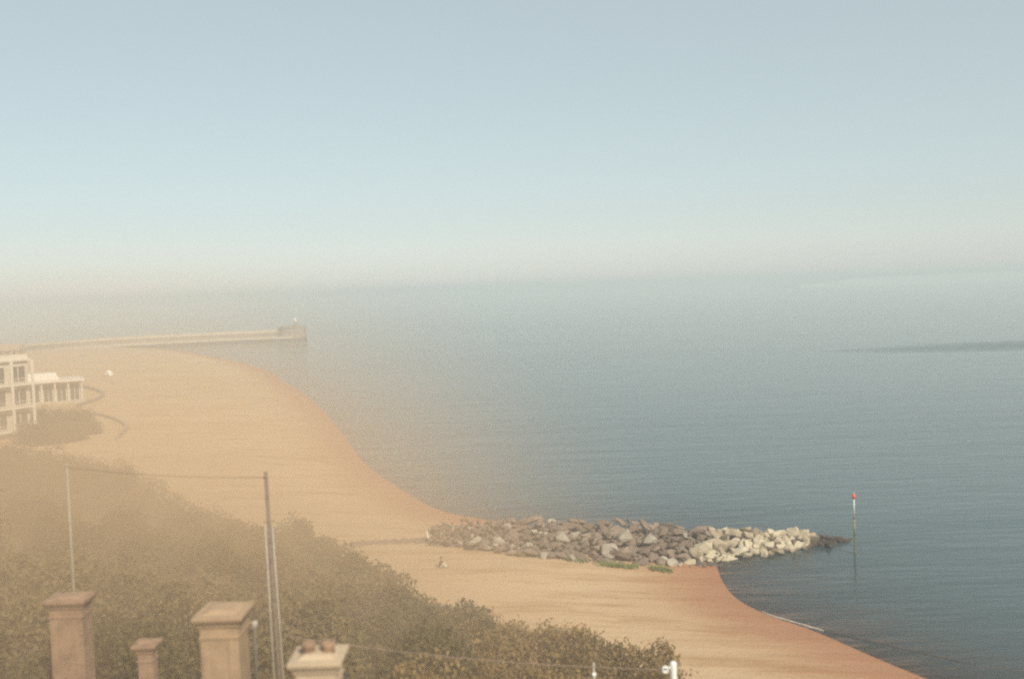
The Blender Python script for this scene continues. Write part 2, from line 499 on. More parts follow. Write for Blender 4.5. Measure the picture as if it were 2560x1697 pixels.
xs = axis([(-900, -300, 25), (-300, -100, 4), (-100, 60, 0.9), (60, 140, 8)])
ys = axis([(-160, 20, 8), (20, 150, 0.9), (150, 320, 2.5), (320, 700, 8)])
me, X, Y, Z = grid_mesh("beach", xs, ys, ground_z)
a = me.attributes.new("shore", 'FLOAT', 'POINT'); a.data.foreach_set("value", shore_sd(X, Y).astype(np.float32).ravel())
me.materials.append(M['sand']); me.materials.append(M['hill'])
tq = toe_sd(X, Y) + 1.6 * vnoise(X / 3, Y / 3, 21)
mi = (tq[:-1, :-1] > 0.3).astype(np.int32).ravel()
me.polygons.foreach_set("material_index", mi)
beach = link("beach", me); tag(beach, kind="structure")

# ------------------------------------------------------------------ sea: one sheet to the horizon
def geo(a, b, k):
    out = [a]; s = 12.0 if a >= 0 else 12.0
    while out[-1] < b:
        out.append(out[-1] + s); s *= k
    out[-1] = b
    return out
xr = geo(140, 45000, 1.35); xl = [-q for q in geo(300, 45000, 1.35)][::-1]
xs = np.array(xl[:-1] + list(axis([(-300, -40, 5), (-40, 60, 0.8), (60, 140, 5)]))[:-1] + xr)
ys = np.array(list(axis([(-200, 30, 8), (30, 115, 0.8), (115, 700, 6)]))[:-1] + geo(700, 45000, 1.35))
me, X, Y, Z = grid_mesh("sea", xs, ys, lambda X, Y: np.zeros_like(X) + 0.0)
dep = np.clip(-ground_z(np.clip(X, -900, 140), np.clip(Y, -160, 700)), 0, 5)
a = me.attributes.new("depth", 'FLOAT', 'POINT'); a.data.foreach_set("value", dep.astype(np.float32).ravel())
sea = link("sea", me, M['water']); tag(sea, kind="structure")

# small wave breaking on the sand at the right
def ribbon(name, px, z0, wid, hgt, mat, loc=None):
    P = smooth_line([on_z(u, v, z0) for u, v in px], 2)
    mb = MB(); v = []; f = []
    for i, p in enumerate(P):
        t = (P[min(i + 1, len(P) - 1)] - P[max(i - 1, 0)]).normalized(); nrm = Vector((-t.y, t.x, 0))
        k = math.sin(math.pi * (i + 0.5) / len(P)) ** 0.4 * (0.75 + 0.5 * random.random())
        v += [p - nrm * wid * k - Vector((0, 0, 0.03)), p - nrm * wid * 0.35 * k + Vector((0, 0, hgt * k)), p + nrm * wid * 0.35 * k + Vector((0, 0, hgt * k)), p + nrm * wid * k - Vector((0, 0, 0.03))]
    for i in range(len(P) - 1):
        for k in range(3):
            f.append((i * 4 + k, i * 4 + k + 1, i * 4 + 5 + k, i * 4 + 4 + k))
    mb.add(v, f, True)
    return mb.build(name, mat)
o = ribbon("foam_line", [(1905, 1528), (1935, 1540), (1985, 1554), (2030, 1567), (2060, 1576)], 0.0, 0.075, 0.04, M['foam'])
tag(o, "thin pale line of foam where a wavelet meets the sand", "foam", kind="stuff")
o = ribbon("wavelet", [(2055, 1574), (2110, 1588), (2180, 1603), (2270, 1625), (2360, 1645), (2440, 1662)], 0.0, 0.13, 0.03, M['dark_wavelet'])  # the wavelet's darker stretch, drawn as a low ridge in dark brown
tag(o, "dark line of the wavelet running on from the foam", "seaweed", kind="stuff")

# ------------------------------------------------------------------ far coast on the horizon at the right
def headland(name, label, spec, y0, depth, cliff_h):
    root = empty(name, (spec[0][0], y0, 0)); root["kind"] = "structure"
    v, f = [], []
    for x, h in spec:
        v += [(x, y0, -2), (x + 4 * math.sin(x * .05), y0 + 12, h * cliff_h), (x, y0 + 60, h), (x, y0 + depth, h * 0.8), (x, y0 + depth + 60, -2)]
    n = len(spec)
    for i in range(n - 1):
        for k in range(4):
            f.append((i * 5 + k, i * 5 + k + 1, i * 5 + 6 + k, i * 5 + 5 + k))
    mb = MB(); mb.add([(p[0] - spec[0][0], p[1] - y0, p[2]) for p in v], f, False)
    o = mb.build("turf", [M['grass_far'], M['chalk']], root)
    mi = [1 if k == 0 else 0 for i in range(n - 1) for k in range(4)]
    o.data.polygons.foreach_set("material_index", mi)
    return root
YH = 2400.0
spec = []
for i, x in enumerate(np.linspace(700, 1650, 60)):
    h = 22 + 7.5 * min(1.0, i / 30.0) + 0.6 * math.sin(i * .9)
    h *= min(1.0, 0.25 + i / 12.0)
    spec.append((float(x), min(30.0, h)))
headland("headland", "", spec, YH, 500, 0.80)

# ------------------------------------------------------------------ rock groyne
def rock_mesh(seed, elong=1.0):
    """angular boulder: a hull of random points, edges worn, faces slightly broken"""
    r = random.Random(seed)
    bm = bmesh.new()
    for _ in range(13):
        v = Vector((r.gauss(0, 1), r.gauss(0, 1), r.gauss(0, 1))).normalized()
        k = 0.80 + 0.32 * r.random()
        bm.verts.new((v.x * k * 1.15 * elong, v.y * k * 0.95, v.z * k * 0.80))
    bmesh.ops.convex_hull(bm, input=bm.verts)
    bmesh.ops.delete(bm, geom=[v for v in bm.verts if not v.link_faces], context='VERTS')
    bmesh.ops.bevel(bm, geom=list(bm.edges), offset=0.07, segments=1, affect='EDGES', clamp_overlap=True)
    bmesh.ops.triangulate(bm, faces=[f for f in bm.faces if f.calc_area() > .12])
    bmesh.ops.subdivide_edges(bm, edges=[e for e in bm.edges if e.calc_length() > .55], cuts=1)
    for v in bm.verts:
        q = v.co * 1.7 + Vector((seed, 0, 0))
        v.co *= 1 + .13 * mnoise.noise(q) + .05 * mnoise.noise(q * 3.1)
    bmesh.ops.recalc_face_normals(bm, faces=bm.faces)
    me = bpy.data.meshes.new("rock"); bm.to_mesh(me); bm.free()
    return me
rocks = {k: [rock_mesh(100 * i + j, 1.0 + 0.25 * (j % 3)) for j in range(9)] for i, k in enumerate(('rock_old', 'rock_new', 'rock_pale'))}
for k, L in rocks.items():
    for me in L: me.materials.append(M[k])
# spine of the mound: u runs along it from land to sea
near_foot = [on_z(u, v, z) for u, v, z in [(1075, 1338, 2.2), (1160, 1344, 2.0), (1240, 1358, 1.8), (1330, 1380, 1.5), (1420, 1391, 1.25), (1520, 1400, 1.0), (1620, 1402, 0.8), (1720, 1402, 0.5), (1800, 1396, 0.1), (1900, 1385, 0.0), (2000, 1372, 0.0), (2095, 1352, 0.0)]]
crest = [on_z(u, v, z) for u, v, z in [(1085, 1312, 2.7), (1165, 1300, 2.9), (1240, 1296, 3.0), (1330, 1296, 3.1), (1420, 1298, 3.0), (1520, 1301, 2.85), (1620, 1305, 2.6), (1720, 1315, 2.1), (1800, 1320, 1.75), (1900, 1323, 1.45), (2000, 1328, 1.1), (2092, 1342, 0.45)]]
def sample(L, t):
    q = t * (len(L) - 1); i = min(int(q), len(L) - 2); w = q - i
    return L[i].lerp(L[i + 1], w)
g0 = sample(near_foot, 0.5)
groyne = empty("rock_groyne", (g0.x, g0.y, 0.0), "long boulder groyne running from the sand into the sea, pale at its outer end", "groyne")
# hidden rubble core so that gaps between boulders are closed
mb = MB(); v = []; f = []
NU = 40
for i in range(NU + 1):
    t = i / NU
    a_, b_ = sample(near_foot, t), sample(crest, t)
    back = b_ + (b_ - a_) * 0.9; back.z = -0.6
    top2 = b_ + (b_ - a_).normalized() * 0.6
    row = [Vector((a_.x, a_.y, a_.z - 1.2)), a_ + Vector((0, 0.9, -0.75)), a_.lerp(b_, .5) + Vector((0, 0, -0.75)), b_ + Vector((0, 0, -0.8)), Vector((top2.x, top2.y, b_.z - 0.85)), back]
    v += [p - groyne.location for p in row]
for i in range(NU):
    for k in range(5):
        f.append((i * 6 + k, i * 6 + k + 1, i * 6 + 7 + k, i * 6 + 6 + k))
mb.add(v, f)
mb.build("rubble_core", M['rock_old'], groyne)
nrock = 0
def put_rock(p, s, kind, rz=None):
    global nrock
    o = bpy.data.objects.new("rock", random.choice(rocks[kind])); COL.objects.link(o); o.parent = groyne
    o.location = p - groyne.location
    o.scale = (s * random.uniform(.85, 1.2), s * random.uniform(.85, 1.15), s * random.uniform(.8, 1.1))
    o.rotation_euler = (random.uniform(-.5, .5), random.uniform(-.5, .5), random.uniform(0, 6.28))
    nrock += 1
rows = 7
for j in range(rows):
    w = j / (rows - 1)
    n = 37
    for i in range(n):
        t = (i + random.uniform(-.35, .35) + (0.5 if j % 2 else 0)) / n
        t = min(max(t, 0.0), 1.0)
        a_, b_ = sample(near_foot, t), sample(crest, t)
        if j > 2 and (a_ - b_).length < 2.6 and j % 2: continue
        p = a_.lerp(b_, min(1, max(0, w + random.uniform(-.05, .05)))) + Vector((0, random.uniform(-.2, .2), -0.22 + random.uniform(-.15, .12)))
        new = t > 0.665 + 0.05 * (w - .5) + random.uniform(-.015, .015)
        s = random.uniform(.45, .92) if new else random.uniform(.42, .80)
        if t > .93: s *= .85
        if not new: s *= .86
        if t < .30: s *= .48 + .52 * t / .30; p.z -= .30 * (1 - t / .30)
        kind = 'rock_new' if new else ('rock_pale' if random.random() < (0.16 if w < .3 else 0.06) else 'rock_old')
        put_rock(p, s, kind)
for u, v, z, s, kind in [(1350, 1306, 2.75, 0.5, 'rock_new'), (1405, 1346, 2.1, .78, 'rock_pale'), (1562, 1340, 2.2, .72, 'rock_pale'), (1625, 1350, 2.0, .75, 'rock_pale'), (1517, 1380, 1.3, .78, 'rock_pale'), (1250, 1352, 1.9, .6, 'rock_pale'),
                   (1092, 1333, 2.0, .55, 'rock_pale'), (1078, 1324, 2.1, .4, 'rock_pale'), (1185, 1352, 2.0, .7, 'rock_pale'), (2080, 1362, 0.15, .6, 'rock_new'), (2104, 1350, 0.1, .6, 'rock_new'), (2118, 1352, -0.05, .5, 'rock_new')]:
    put_rock(on_z(u, v, z), s, kind)

# small rubble wedged between the boulders, one joined part
_pr = rock_mesh(417); _pv = [v.co.copy() for v in _pr.vertices]; _pf = [tuple(p.vertices) for p in _pr.polygons]
mb = MB()
for i in range(420):
    t = random.random(); a_, b_ = sample(near_foot, t), sample(crest, t)
    p = a_.lerp(b_, random.random()) + Vector((random.uniform(-.4, .4), random.uniform(-.4, .4), random.uniform(-.25, .12))) - groyne.location
    sc = random.uniform(.12, .34); rt = Matrix.Rotation(random.uniform(0, 6.28), 3, 'Z') @ Matrix.Rotation(random.uniform(-1, 1), 3, 'X')
    mb.add([p + rt @ (v * sc) for v in _pv], _pf)
tag(mb.build("rubble", M['rock_old'], groyne), kind="stuff")

# shingle bank trailing inland from the groyne, and small stones at its landward end
def stones(name, px, z, n, spread, smin, smax, mat, label, cat):
    P = [on_z(u, v, z) for u, v in px]
    proto = rock_mesh(991)
    pv = np.array([p.co[:] for p in proto.vertices]); pf = [tuple(p.vertices) for p in proto.polygons]
    mb = MB()
    for i in range(n):
        p = sample(P, random.random())
        x = p.x + random.gauss(0, spread * .6); y = p.y + random.gauss(0, spread)
        zz = gz(x, y)
        s = random.uniform(smin, smax); c, sn = math.cos(i * 2.4), math.sin(i * 2.4)
        mb.add([(x + s * (c * q[0] - sn * q[1]), y + s * (sn * q[0] + c * q[1]), zz + s * q[2] * .7) for q in pv], pf)
    o = mb.build(name, mat)
    tag(o, label, cat, kind="stuff")
    return o
stones("shingle_bank", [(790, 1352), (860, 1341), (940, 1330), (1020, 1322), (1090, 1318)], 2.2, 800, 0.55, .08, .26, M['rock_old'], "narrow bank of brown shingle leading inland from the groyne", "shingle")
stones("wet_stones", [(1700, 1405), (1780, 1408), (1860, 1396), (1960, 1384)], 0.1, 170, 0.5, .10, .30, M['stone_dark'], "dark weedy stones at the foot of the pale boulders", "stones")

# weeds along the near foot of the groyne
def tufts(name, px, z, n, spread, h, mat, label):
    P = [on_z(u, v, z) for u, v in px]
    mb = MB()
    for i in range(n):
        p = sample(P, random.random())
        if math.sin(p.x * 1.7) + math.sin(p.x * 2.63 + 1) < -0.1: continue
        x = p.x + random.gauss(0, .25); y = p.y + random.gauss(0, spread)
        zz = gz(x, y)
        for k in range(3):
            a = random.uniform(0, 6.28); hh = h * random.uniform(.5, 1.2); w = .05
            dx, dy = math.cos(a), math.sin(a)
            mb.add([(x - dy * w, y + dx * w, zz), (x + dy * w, y - dx * w, zz), (x + dx * hh * .5, y + dy * hh * .5, zz + hh)], [(0, 1, 2)])
    o = mb.build(name, mat)
    tag(o, label, "weeds", kind="stuff")
tufts("green_weeds", [(1330, 1390), (1420, 1398), (1520, 1406), (1620, 1408), (1710, 1407)], 1.0, 1100, .32, .34, M['leaf_green'], "bright green weeds growing along the foot of the groyne boulders")

# ------------------------------------------------------------------ channel marker in the water
b0 = on_z(2137, 1384, 0.0)
H0 = at_y(2133, 1234, b0.y).z
mk = empty("marker_pole", b0, "slim steel marker pole with a red can topmark standing in the sea", "marker pole")
MB().lathe([(.095, -2.5), (.095, 1.6)], 10).build("weedy_base", M['weedy'], mk)
MB().lathe([(.085, 1.6), (.085, 3.15)], 10).build("pole", M['rust'], mk)
MB().lathe([(.075, 3.15), (.075, 3.55)], 10).build("dark_band", M['timber'], mk)
MB().lathe([(.05, 3.55), (.05, H0 - .40)], 10).build("upper_pole", M['white'], mk)
MB().lathe([(.07, H0 - .45), (.17, H0 - .42), (.17, H0 - .06), (.09, H0 - .02)], 12).build("topmark", M['red'], mk)
MB().lathe([(.03, H0 - .03), (.02, H0 + .12)], 8).build("spike", M['white'], mk)
MB().tube([(0, 0, 1.42), (-.28, 0, 1.42), (-.52, 0, 1.34)], .05, 8).build("bracket", M['weedy'], mk)

# ------------------------------------------------------------------ far pier with its beacon
def pier_pt(u, d): 
    q = ray(u, 848); return Vector((q.x / q.y * d, d, 0))
PL = smooth_line([pier_pt(20, 455), pier_pt(120, 490), pier_pt(250, 516), pier_pt(400, 532), pier_pt(600, 546), pier_pt(700, 548), pier_pt(736, 548)], 2)
pier = empty("harbour_pier", PL[-1], "long low stone harbour pier reaching into the bay", "pier")
def strip(name, mat, off0, off1, z0, z1, i0=0, i1=None, prof=None):
    P = PL[i0:i1]; v, f = [], []
    for i, p in enumerate(P):
        t = (P[min(i + 1, len(P) - 1)] - P[max(i - 1, 0)]).normalized(); nr = Vector((t.y, -t.x, 0))
        za = z1(i / max(1, len(P) - 1)) if callable(z1) else z1
        for off, z in ((off0, z0), (off0, za), (off1, za), (off1, z0)):
            q = p + nr * off; v.append((q.x - pier.location.x, q.y - pier.location.y, z))
    for i in range(len(P) - 1):
        for k in range(4):
            k2 = (k + 1) % 4
            f.append((i * 4 + k, i * 4 + k2, i * 4 + 4 + k2, i * 4 + 4 + k))
    f.append((3, 2, 1, 0)); b = (len(P) - 1) * 4; f.append((b, b + 1, b + 2, b + 3))
    return MB().add(v, f).build(name, mat, pier)
# offsets: positive is the near (camera) side
strip("upper_wall", M['stone'], -7, -2.5, -3, lambda t: 4.9 + 1.1 * t)
strip("coping", M['concrete'], -7.3, -2.2, 4.2, lambda t: 5.15 + 1.1 * t)
strip("lower_quay", M['concrete'], -2.5, 5, -3, 2.3)
strip("weed_skirt", M['stone_dark'], 5, 5.25, -3, 1.2)
e = MB(); e.lathe([(7.6, -3), (7.4, 6.6), (7.7, 6.6), (7.7, 7.6), (7.0, 7.6)], 20, (-1.5, 3.0), False); e.build("round_head", M['stone'], pier)
MB().lathe([(7.85, -3), (7.8, 1.3)], 20, (-1.5, 3.0), False).build("weed_skirt", M['stone_dark'], pier)
for k in range(9):
    p = PL[6 + k * 2] if 6 + k * 2 < len(PL) else PL[-1]
    MB().box(-.25, .25, -.25, .25, 2.3, 3.1).build("bollard", M['stone_dark'], pier, (p.x - pier.location.x, p.y - 3.6 - pier.location.y, 0))
lt = empty("harbour_beacon", (PL[-1].x + .2, PL[-1].y + 3.0, 7.6), "small white beacon tower standing on the round head of the far pier", "beacon")
MB().lathe([(1.15, 0), (.95, 2.6), (1.25, 2.62), (1.25, 2.8)], 16).build("tower", M['white'], lt)
MB().lathe([(.62, 2.8), (.62, 3.7)], 12).build("lantern", M['white'], lt)
MB().lathe([(.85, 3.7), (.55, 4.15), (.12, 4.6), (.05, 5.3)], 12).build("cupola", M['white'], lt)
MB().box(-.35, .35, -1.2, -1.02, 0, 1.7).build("door", M['timber'], lt)
# small harbour house at the root of the pier
hp = at_y(28, 872, 450)
hut = empty("harbour_house", (hp.x, 450, gz(hp.x, 450)), "small buff gabled house at the root of the far pier", "house")
hz = hp.z - hut.location.z
MB().box(-5, 5, -3.5, 3.5, -1, hz - .6).build("wall", M['buff'], hut)
MB().add([(-5.4, -4, hz - .6), (5.4, -4, hz - .6), (5.4, 4, hz - .6), (-5.4, 4, hz - .6), (-5.4, 0, hz + 2), (5.4, 0, hz + 2)], [(0, 1, 5, 4), (2, 3, 4, 5), (0, 4, 3), (1, 2, 5), (0, 3, 2, 1)]).build("roof", M['buff'], hut)
for x in (-3, 0, 3): MB().box(x - .5, x + .5, -3.56, -3.45, hz - 2.4, hz - 1.2).build("window", M['glass'], hut)

# ------------------------------------------------------------------ white seafront terrace at the left edge
def seafront_block(name, corner, rz, bays, floors, bw, fh, base_h, label, cat, depth=12.0, mats=None, bay_from=0):
    """facade runs along local +x from 0 to -bays*bw; sea side is local -y"""
    root = empty(name, corner, label, cat, rz=rz)
    W = bays * bw; Ht = base_h + floors * fh
    MB().box(-W, 0, 0.0, depth, -3, Ht).build("wall", M['stucco'], root)
    MB().box(-W - .3, .3, -.55, depth + .3, Ht, Ht + .35).box(-W, 0, -.2, .25, Ht + .35, Ht + 1.1).build("cornice", M['trim'], root)
    for f_ in range(floors):
        z0 = base_h + f_ * fh
        MB().box(-W - .05, .05, -1.15, -.002, z0 - .28, z0).build("balcony", M['trim'], root)
        for b_ in range(bays):
            xc = -(b_ + .5) * bw
            fr = MB().box(xc - bw * .36, xc + bw * .36, -.12, -.004, z0 + .25, z0 + fh - .75).build("window", M['trim'], root)
            for sx in (-1, 1):
                MB().box(xc + (sx * .18 - .155) * bw, xc + (sx * .18 + .155) * bw, -.16, -.122, z0 + .38, z0 + fh - .9).build("pane", M['glass'], fr)
            r = MB()
            r.box(xc - bw * .46, xc + bw * .46, -1.12, -1.05, z0 + .95, z0 + 1.02)
            for k in range(7): r.box(xc + (-.45 + k * .15) * bw - .02, xc + (-.45 + k * .15) * bw + .02, -1.1, -1.06, z0, z0 + .95)
            r.build("railing", M['trim'], root)
    for b_ in range(bays + 1):
        x = -b_ * bw
        MB().box(x - .26, x + .26, -1.3, -1.16, -1, Ht + .02).build("pilaster", M['trim'], root)
        MB().box(x - .2, x + .2, -1.158, -.01, -1, base_h - .3).build("pier", M['stucco'], root)
    # end wall windows
    for f_ in range(floors):
        z0 = base_h + f_ * fh
        for k in (1, 2):
            y = depth * k / 3
            fr = MB().box(.004, .10, y - .6, y + .6, z0 + .5, z0 + fh - .8).build("window", M['trim'], root)
            MB().box(.104, .14, y - .48, y + .48, z0 + .62, z0 + fh - .92).build("pane", M['glass'], fr)
    for k in range(max(1, bays // 2)):
        x = -(2 * k + 1) * bw
        c = MB().box(x - .9, x + .9, depth * .5 - .5, depth * .5 + .5, Ht + .35, Ht + 2.2).build("chimney", M['stucco'], root)
    return root
p = at_y(66, 880, 172)
top = p.z
gb = gz(p.x, p.y)
seafront_block("seafront_terrace", (p.x, 172, gb), R(62), 4, 3, 3.9, 3.9, 2.6 + (top - gb - 1.4 - 2.6 - 3 * 3.9), "tall white balconied terrace on the seafront beside the planted slope", "building")
# lower pavilion farther along
p = at_y(205, 946, 226)
gb = gz(p.x, p.y)
pv = empty("beach_pavilion", (p.x, 226, gb), "low white beach pavilion with a flat roof and columns", "pavilion", rz=R(28))
hh = p.z - gb
MB().box(-17, 0, 1.6, 9, -2, hh - .5).build("wall", M['stucco'], pv)
MB().box(-17.5, .5, -.6, 9.5, hh - .5, hh).build("roof", M['trim'], pv, bevel=.05)
MB().taper(-9, 5, hh + .003, hh + 1.5, 9, 6, 7.5, 4.5).build("roof_lantern", M['trim'], pv)
MB().box(-17.5, .5, -.6, 9.5, -2.0, .45).build("terrace_base", M['concrete'], pv)
for k in range(7):
    x = -.2 - k * 2.75
    MB().lathe([(.30, .45), (.24, .7), (.22, hh - .75), (.32, hh - .5)], 10, (x, 0)).build("column", M['trim'], pv)
for k in range(6):
    x = -1.57 - k * 2.75
    fr = MB().box(x - 1.0, x + 1.0, 1.48, 1.596, .45, hh - 1.1).build("window", M['trim'], pv)
    for sx in (-1, 1): MB().box(x + sx * .48 - .42, x + sx * .48 + .42, 1.43, 1.476, .6, hh - 1.25).build("pane", M['glass'], fr)

# low promenade walls that jut onto the sand
def low_wall(px, z, hgt, label):
    P = smooth_line([on_z(u, v, z) for u, v in px], 2)
    o0 = P[0].copy(); v, f = [], []
    for i, p in enumerate(P):
        t = (P[min(i + 1, len(P) - 1)] - P[max(i - 1, 0)]).normalized(); nr = Vector((-t.y, t.x, 0)) * .25
        g = gz(p.x, p.y)
        for q, zz in ((p - nr, g - .6), (p - nr, g + hgt), (p + nr, g + hgt), (p + nr, g - .6)): v.append((q.x - o0.x, q.y - o0.y, zz - o0.z))
    for i in range(len(P) - 1):
        for k in range(4):
            k2 = (k + 1) % 4; f.append((i * 4 + k, i * 4 + k2, i * 4 + 4 + k2, i * 4 + 4 + k))
    f.append((3, 2, 1, 0)); b = (len(P) - 1) * 4; f.append((b, b + 1, b + 2, b + 3))
    o = MB().add(v, f).build("sea_wall", M['stone'], None, o0)
    tag(o, label, "wall")
low_wall([(200, 960), (225, 965), (250, 972), (262, 980), (245, 990), (215, 1000), (190, 1008)], 3.0, .7, "low curved stone wall jutting onto the sand beside the pavilion")
low_wall([(235, 1026), (265, 1030), (295, 1040), (318, 1052), (308, 1066), (290, 1082)], 3.0, .6, "low stone wall curving round the foot of the planted bank")

# white dome tent on the sand
tp = on_z(272, 930, 3.2)
tp.z = gz(tp.x, tp.y)
tent = empty("dome_tent", tp, "small white dome tent standing alone on the far sand", "tent")
tm = MB()
prof = [(1.25 * math.cos(a), 1.75 * math.sin(a)) for a in np.linspace(0, 1.5, 8)]
tm.lathe(prof, 12); tm.build("canopy", M['cloth'], tent)
MB().add([(-.45, -1.27, .02), (.45, -1.27, .02), (.3, -1.06, 1.0), (-.3, -1.06, 1.0)], [(0, 1, 2, 3)]).add([(-.45, -1.22, .02), (.45, -1.22, .02), (.3, -1.02, 1.0), (-.3, -1.02, 1.0)], [(3, 2, 1, 0)]).build("door_flap", M['timber'], tent)

# small white post by the landward end of the groyne
wp = on_z(1069, 1307, 2.3); wp.z = gz(wp.x, wp.y)
o = MB().lathe([(.09, -.5), (.085, .62), (.05, .68)], 8).build("marker_stake", M['white'], None, wp)
o.rotation_euler = (0, R(-12), 0)
tag(o, "short leaning white stake in the sand at the inland end of the groyne", "stake")

# ------------------------------------------------------------------ seated person on the sand
pp = on_z(1099, 1391, 2.3); pp.z = gz(pp.x, pp.y)
person = empty("person", pp, "person in a maroon jacket and pale trousers sitting on the sand with knees drawn up", "person", rz=R(-15))
def skinned(name, joints, edges, mats, parent, pick=None, sub=1):
    me = bpy.data.meshes.new(name)
    me.from_pydata([j[0] for j in joints], edges, [])
    o = bpy.data.objects.new(name, me); COL.objects.link(o)
    sk = o.modifiers.new("skin", 'SKIN'); sk.use_smooth_shade = True
    for i, j in enumerate(joints):
        r = j[1]; me.skin_vertices[0].data[i].radius = (r, r) if not isinstance(r, tuple) else r
        me.skin_vertices[0].data[i].use_root = (i == 0)
    ss = o.modifiers.new("sub", 'SUBSURF'); ss.levels = sub; ss.render_levels = sub
    dg = bpy.context.evaluated_depsgraph_get(); dg.update()
    nm = bpy.data.meshes.new_from_object(o.evaluated_get(dg))
    bpy.data.objects.remove(o); bpy.data.meshes.remove(me)
    nm.name = name
    nm.materials.clear()
    for m in mats: nm.materials.append(m)
    if pick:
        for p_ in nm.polygons: p_.material_index = pick(p_.center)
    return link(name, nm, None, parent)
# local frame: facing +x, up z, seat on z = 0
J = [((0, 0, .13), .135), ((.02, 0, .34), .125), ((.07, 0, .55), .15), ((.10, 0, .64), .07), ((.13, 0, .70), .055), ((.15, 0, .80), .098), ((.155, 0, .87), .085)]
E = [(0, 1), (1, 2), (2, 3), (3, 4), (4, 5), (5, 6)]
for s in (-1, 1):
    b = len(J)
    J += [((.08, s * .17, .57), .062), ((.20, s * .23, .38), .05), ((.42, s * .14, .40), .04), ((.50, s * .09, .40), .028)]
    E += [(2, b), (b, b + 1), (b + 1, b + 2), (b + 2, b + 3)]
    for k, (dx, dz) in enumerate([(.075, .035), (.085, .015), (.082, -.005), (.07, -.025)]):
        c = len(J)
        J += [((.50 + dx * .55, s * (.085 - .01 * k), .40 + dz), .0095), ((.50 + dx, s * (.055 - .01 * k), .39 + dz), .008)]
        E += [(b + 3, c), (c, c + 1)]
    c = len(J); J += [((.52, s * .11, .45), .0105), ((.55, s * .09, .475), .009)]; E += [(b + 3, c), (c, c + 1)]
    b = len(J)
    J += [((.06, s * .10, .11), .098), ((.42, s * .12, .44), .072), ((.56, s * .12, .09), .046), ((.70, s * .13, .035), .038)]
    E += [(0, b), (b, b + 1), (b + 1, b + 2), (b + 2, b + 3)]
def pick(c):
    if c.z > .655: return 2
    if c.x > .44 and .33 < c.z < .50 and abs(c.y) < .13 and c.x > .47: return 2
    if c.x > .60: return 3
    leg = (c.x > .10 and c.z < .30 + .4 * max(0, min(1, (c.x - .1) / .35)) * 0.55) or (c.x > .30 and abs(c.y) < .21 and c.z < .53 and not (c.z < .45 and c.x < .4 and abs(c.y) > .16))
    return 1 if (leg or c.z < .06) else 0
skinned("body", J, E, [M['jacket'], M['trousers'], M['skin'], M['timber']], person, pick, 2)
hm = MB(); hm.lathe([(.02, .76), (.088, .785), (.108, .84), (.098, .91), (.055, .955), (.01, .965)], 12, (.125, 0)); hm.build("hair", M['hair'], person)
MB().lathe([(.012, .80), (.02, .815), (.008, .84)], 6, (.255, 0)).build("nose", M['skin'], person)

# ------------------------------------------------------------------ foliage
def crown_mesh(name, seed, rx, ry, rz, nleaf, leaf, lumps=9, spiky=0.0, ntri=True):
    r = np.random.default_rng(seed)
    # lumpy crown: several overlapping clumps
    C = []; 
    for k in range(lumps):
        a = r.uniform(0, 6.28); q = math.sqrt(r.uniform(0, 1)) * .62; zz = r.uniform(.25, .85)
        C.append((math.cos(a) * q * rx, math.sin(a) * q * ry, zz * rz * (1.15 - .5 * q), r.uniform(.32, .52)))
    C.append((0, 0, rz * .5, .6))
    V, F = [], []
    rr = (rx + ry) / 2
    per = nleaf // len(C)
    for cx, cy, cz, cr in C:
        d = r.normal(size=(per, 3)); d /= np.linalg.norm(d, axis=1)[:, None]
        rad = cr * r.uniform(.55, 1.06, per) ** .6
        rad *= 1 + .25 * np.sin(d[:, 0] * 5 + cx * 3) * np.sin(d[:, 2] * 4 + cy)
        P = np.stack([cx + d[:, 0] * rad * rr, cy + d[:, 1] * rad * rr, cz + d[:, 2] * rad * rz], 1)
        if spiky: P[:, 2] += np.abs(r.normal(0, spiky, per)) * (d[:, 2] > .2)
        P = P[P[:, 2] > -.1]
        for p_ in P:
            a1 = r.normal(size=3); a1[2] = abs(a1[2]) + .4; a1 /= np.linalg.norm(a1)
            a2 = np.cross(a1, r.normal(size=3)); a2 /= np.linalg.norm(a2) + 1e-9
            L = leaf * r.uniform(.6, 1.5); Wd = L * (.28 if spiky else .5)
            b_ = len(V)
            V += [p_ - a1 * L * .5, p_ + a2 * Wd, p_ + a1 * L * .6, p_ - a2 * Wd]
            F.append((b_, b_ + 1, b_ + 2, b_ + 3))
    me = bpy.data.meshes.new(name)
    me.from_pydata([tuple(p_) for p_ in V], [], F)
    return me
def stem_mesh(name, seed, h, n=5, spread=.7, r0=.06):
    r = random.Random(seed); mb = MB()
    for k in range(n):
        a = r.uniform(0, 6.28); q = r.uniform(.3, 1) * spread
        mb.tube([(0, 0, -.5), (math.cos(a) * q * .35, math.sin(a) * q * .35, h * .35), (math.cos(a) * q, math.sin(a) * q, h * r.uniform(.7, .95))], [r0, r0 * .7, r0 * .25], 6)
    return mb.mesh(name)
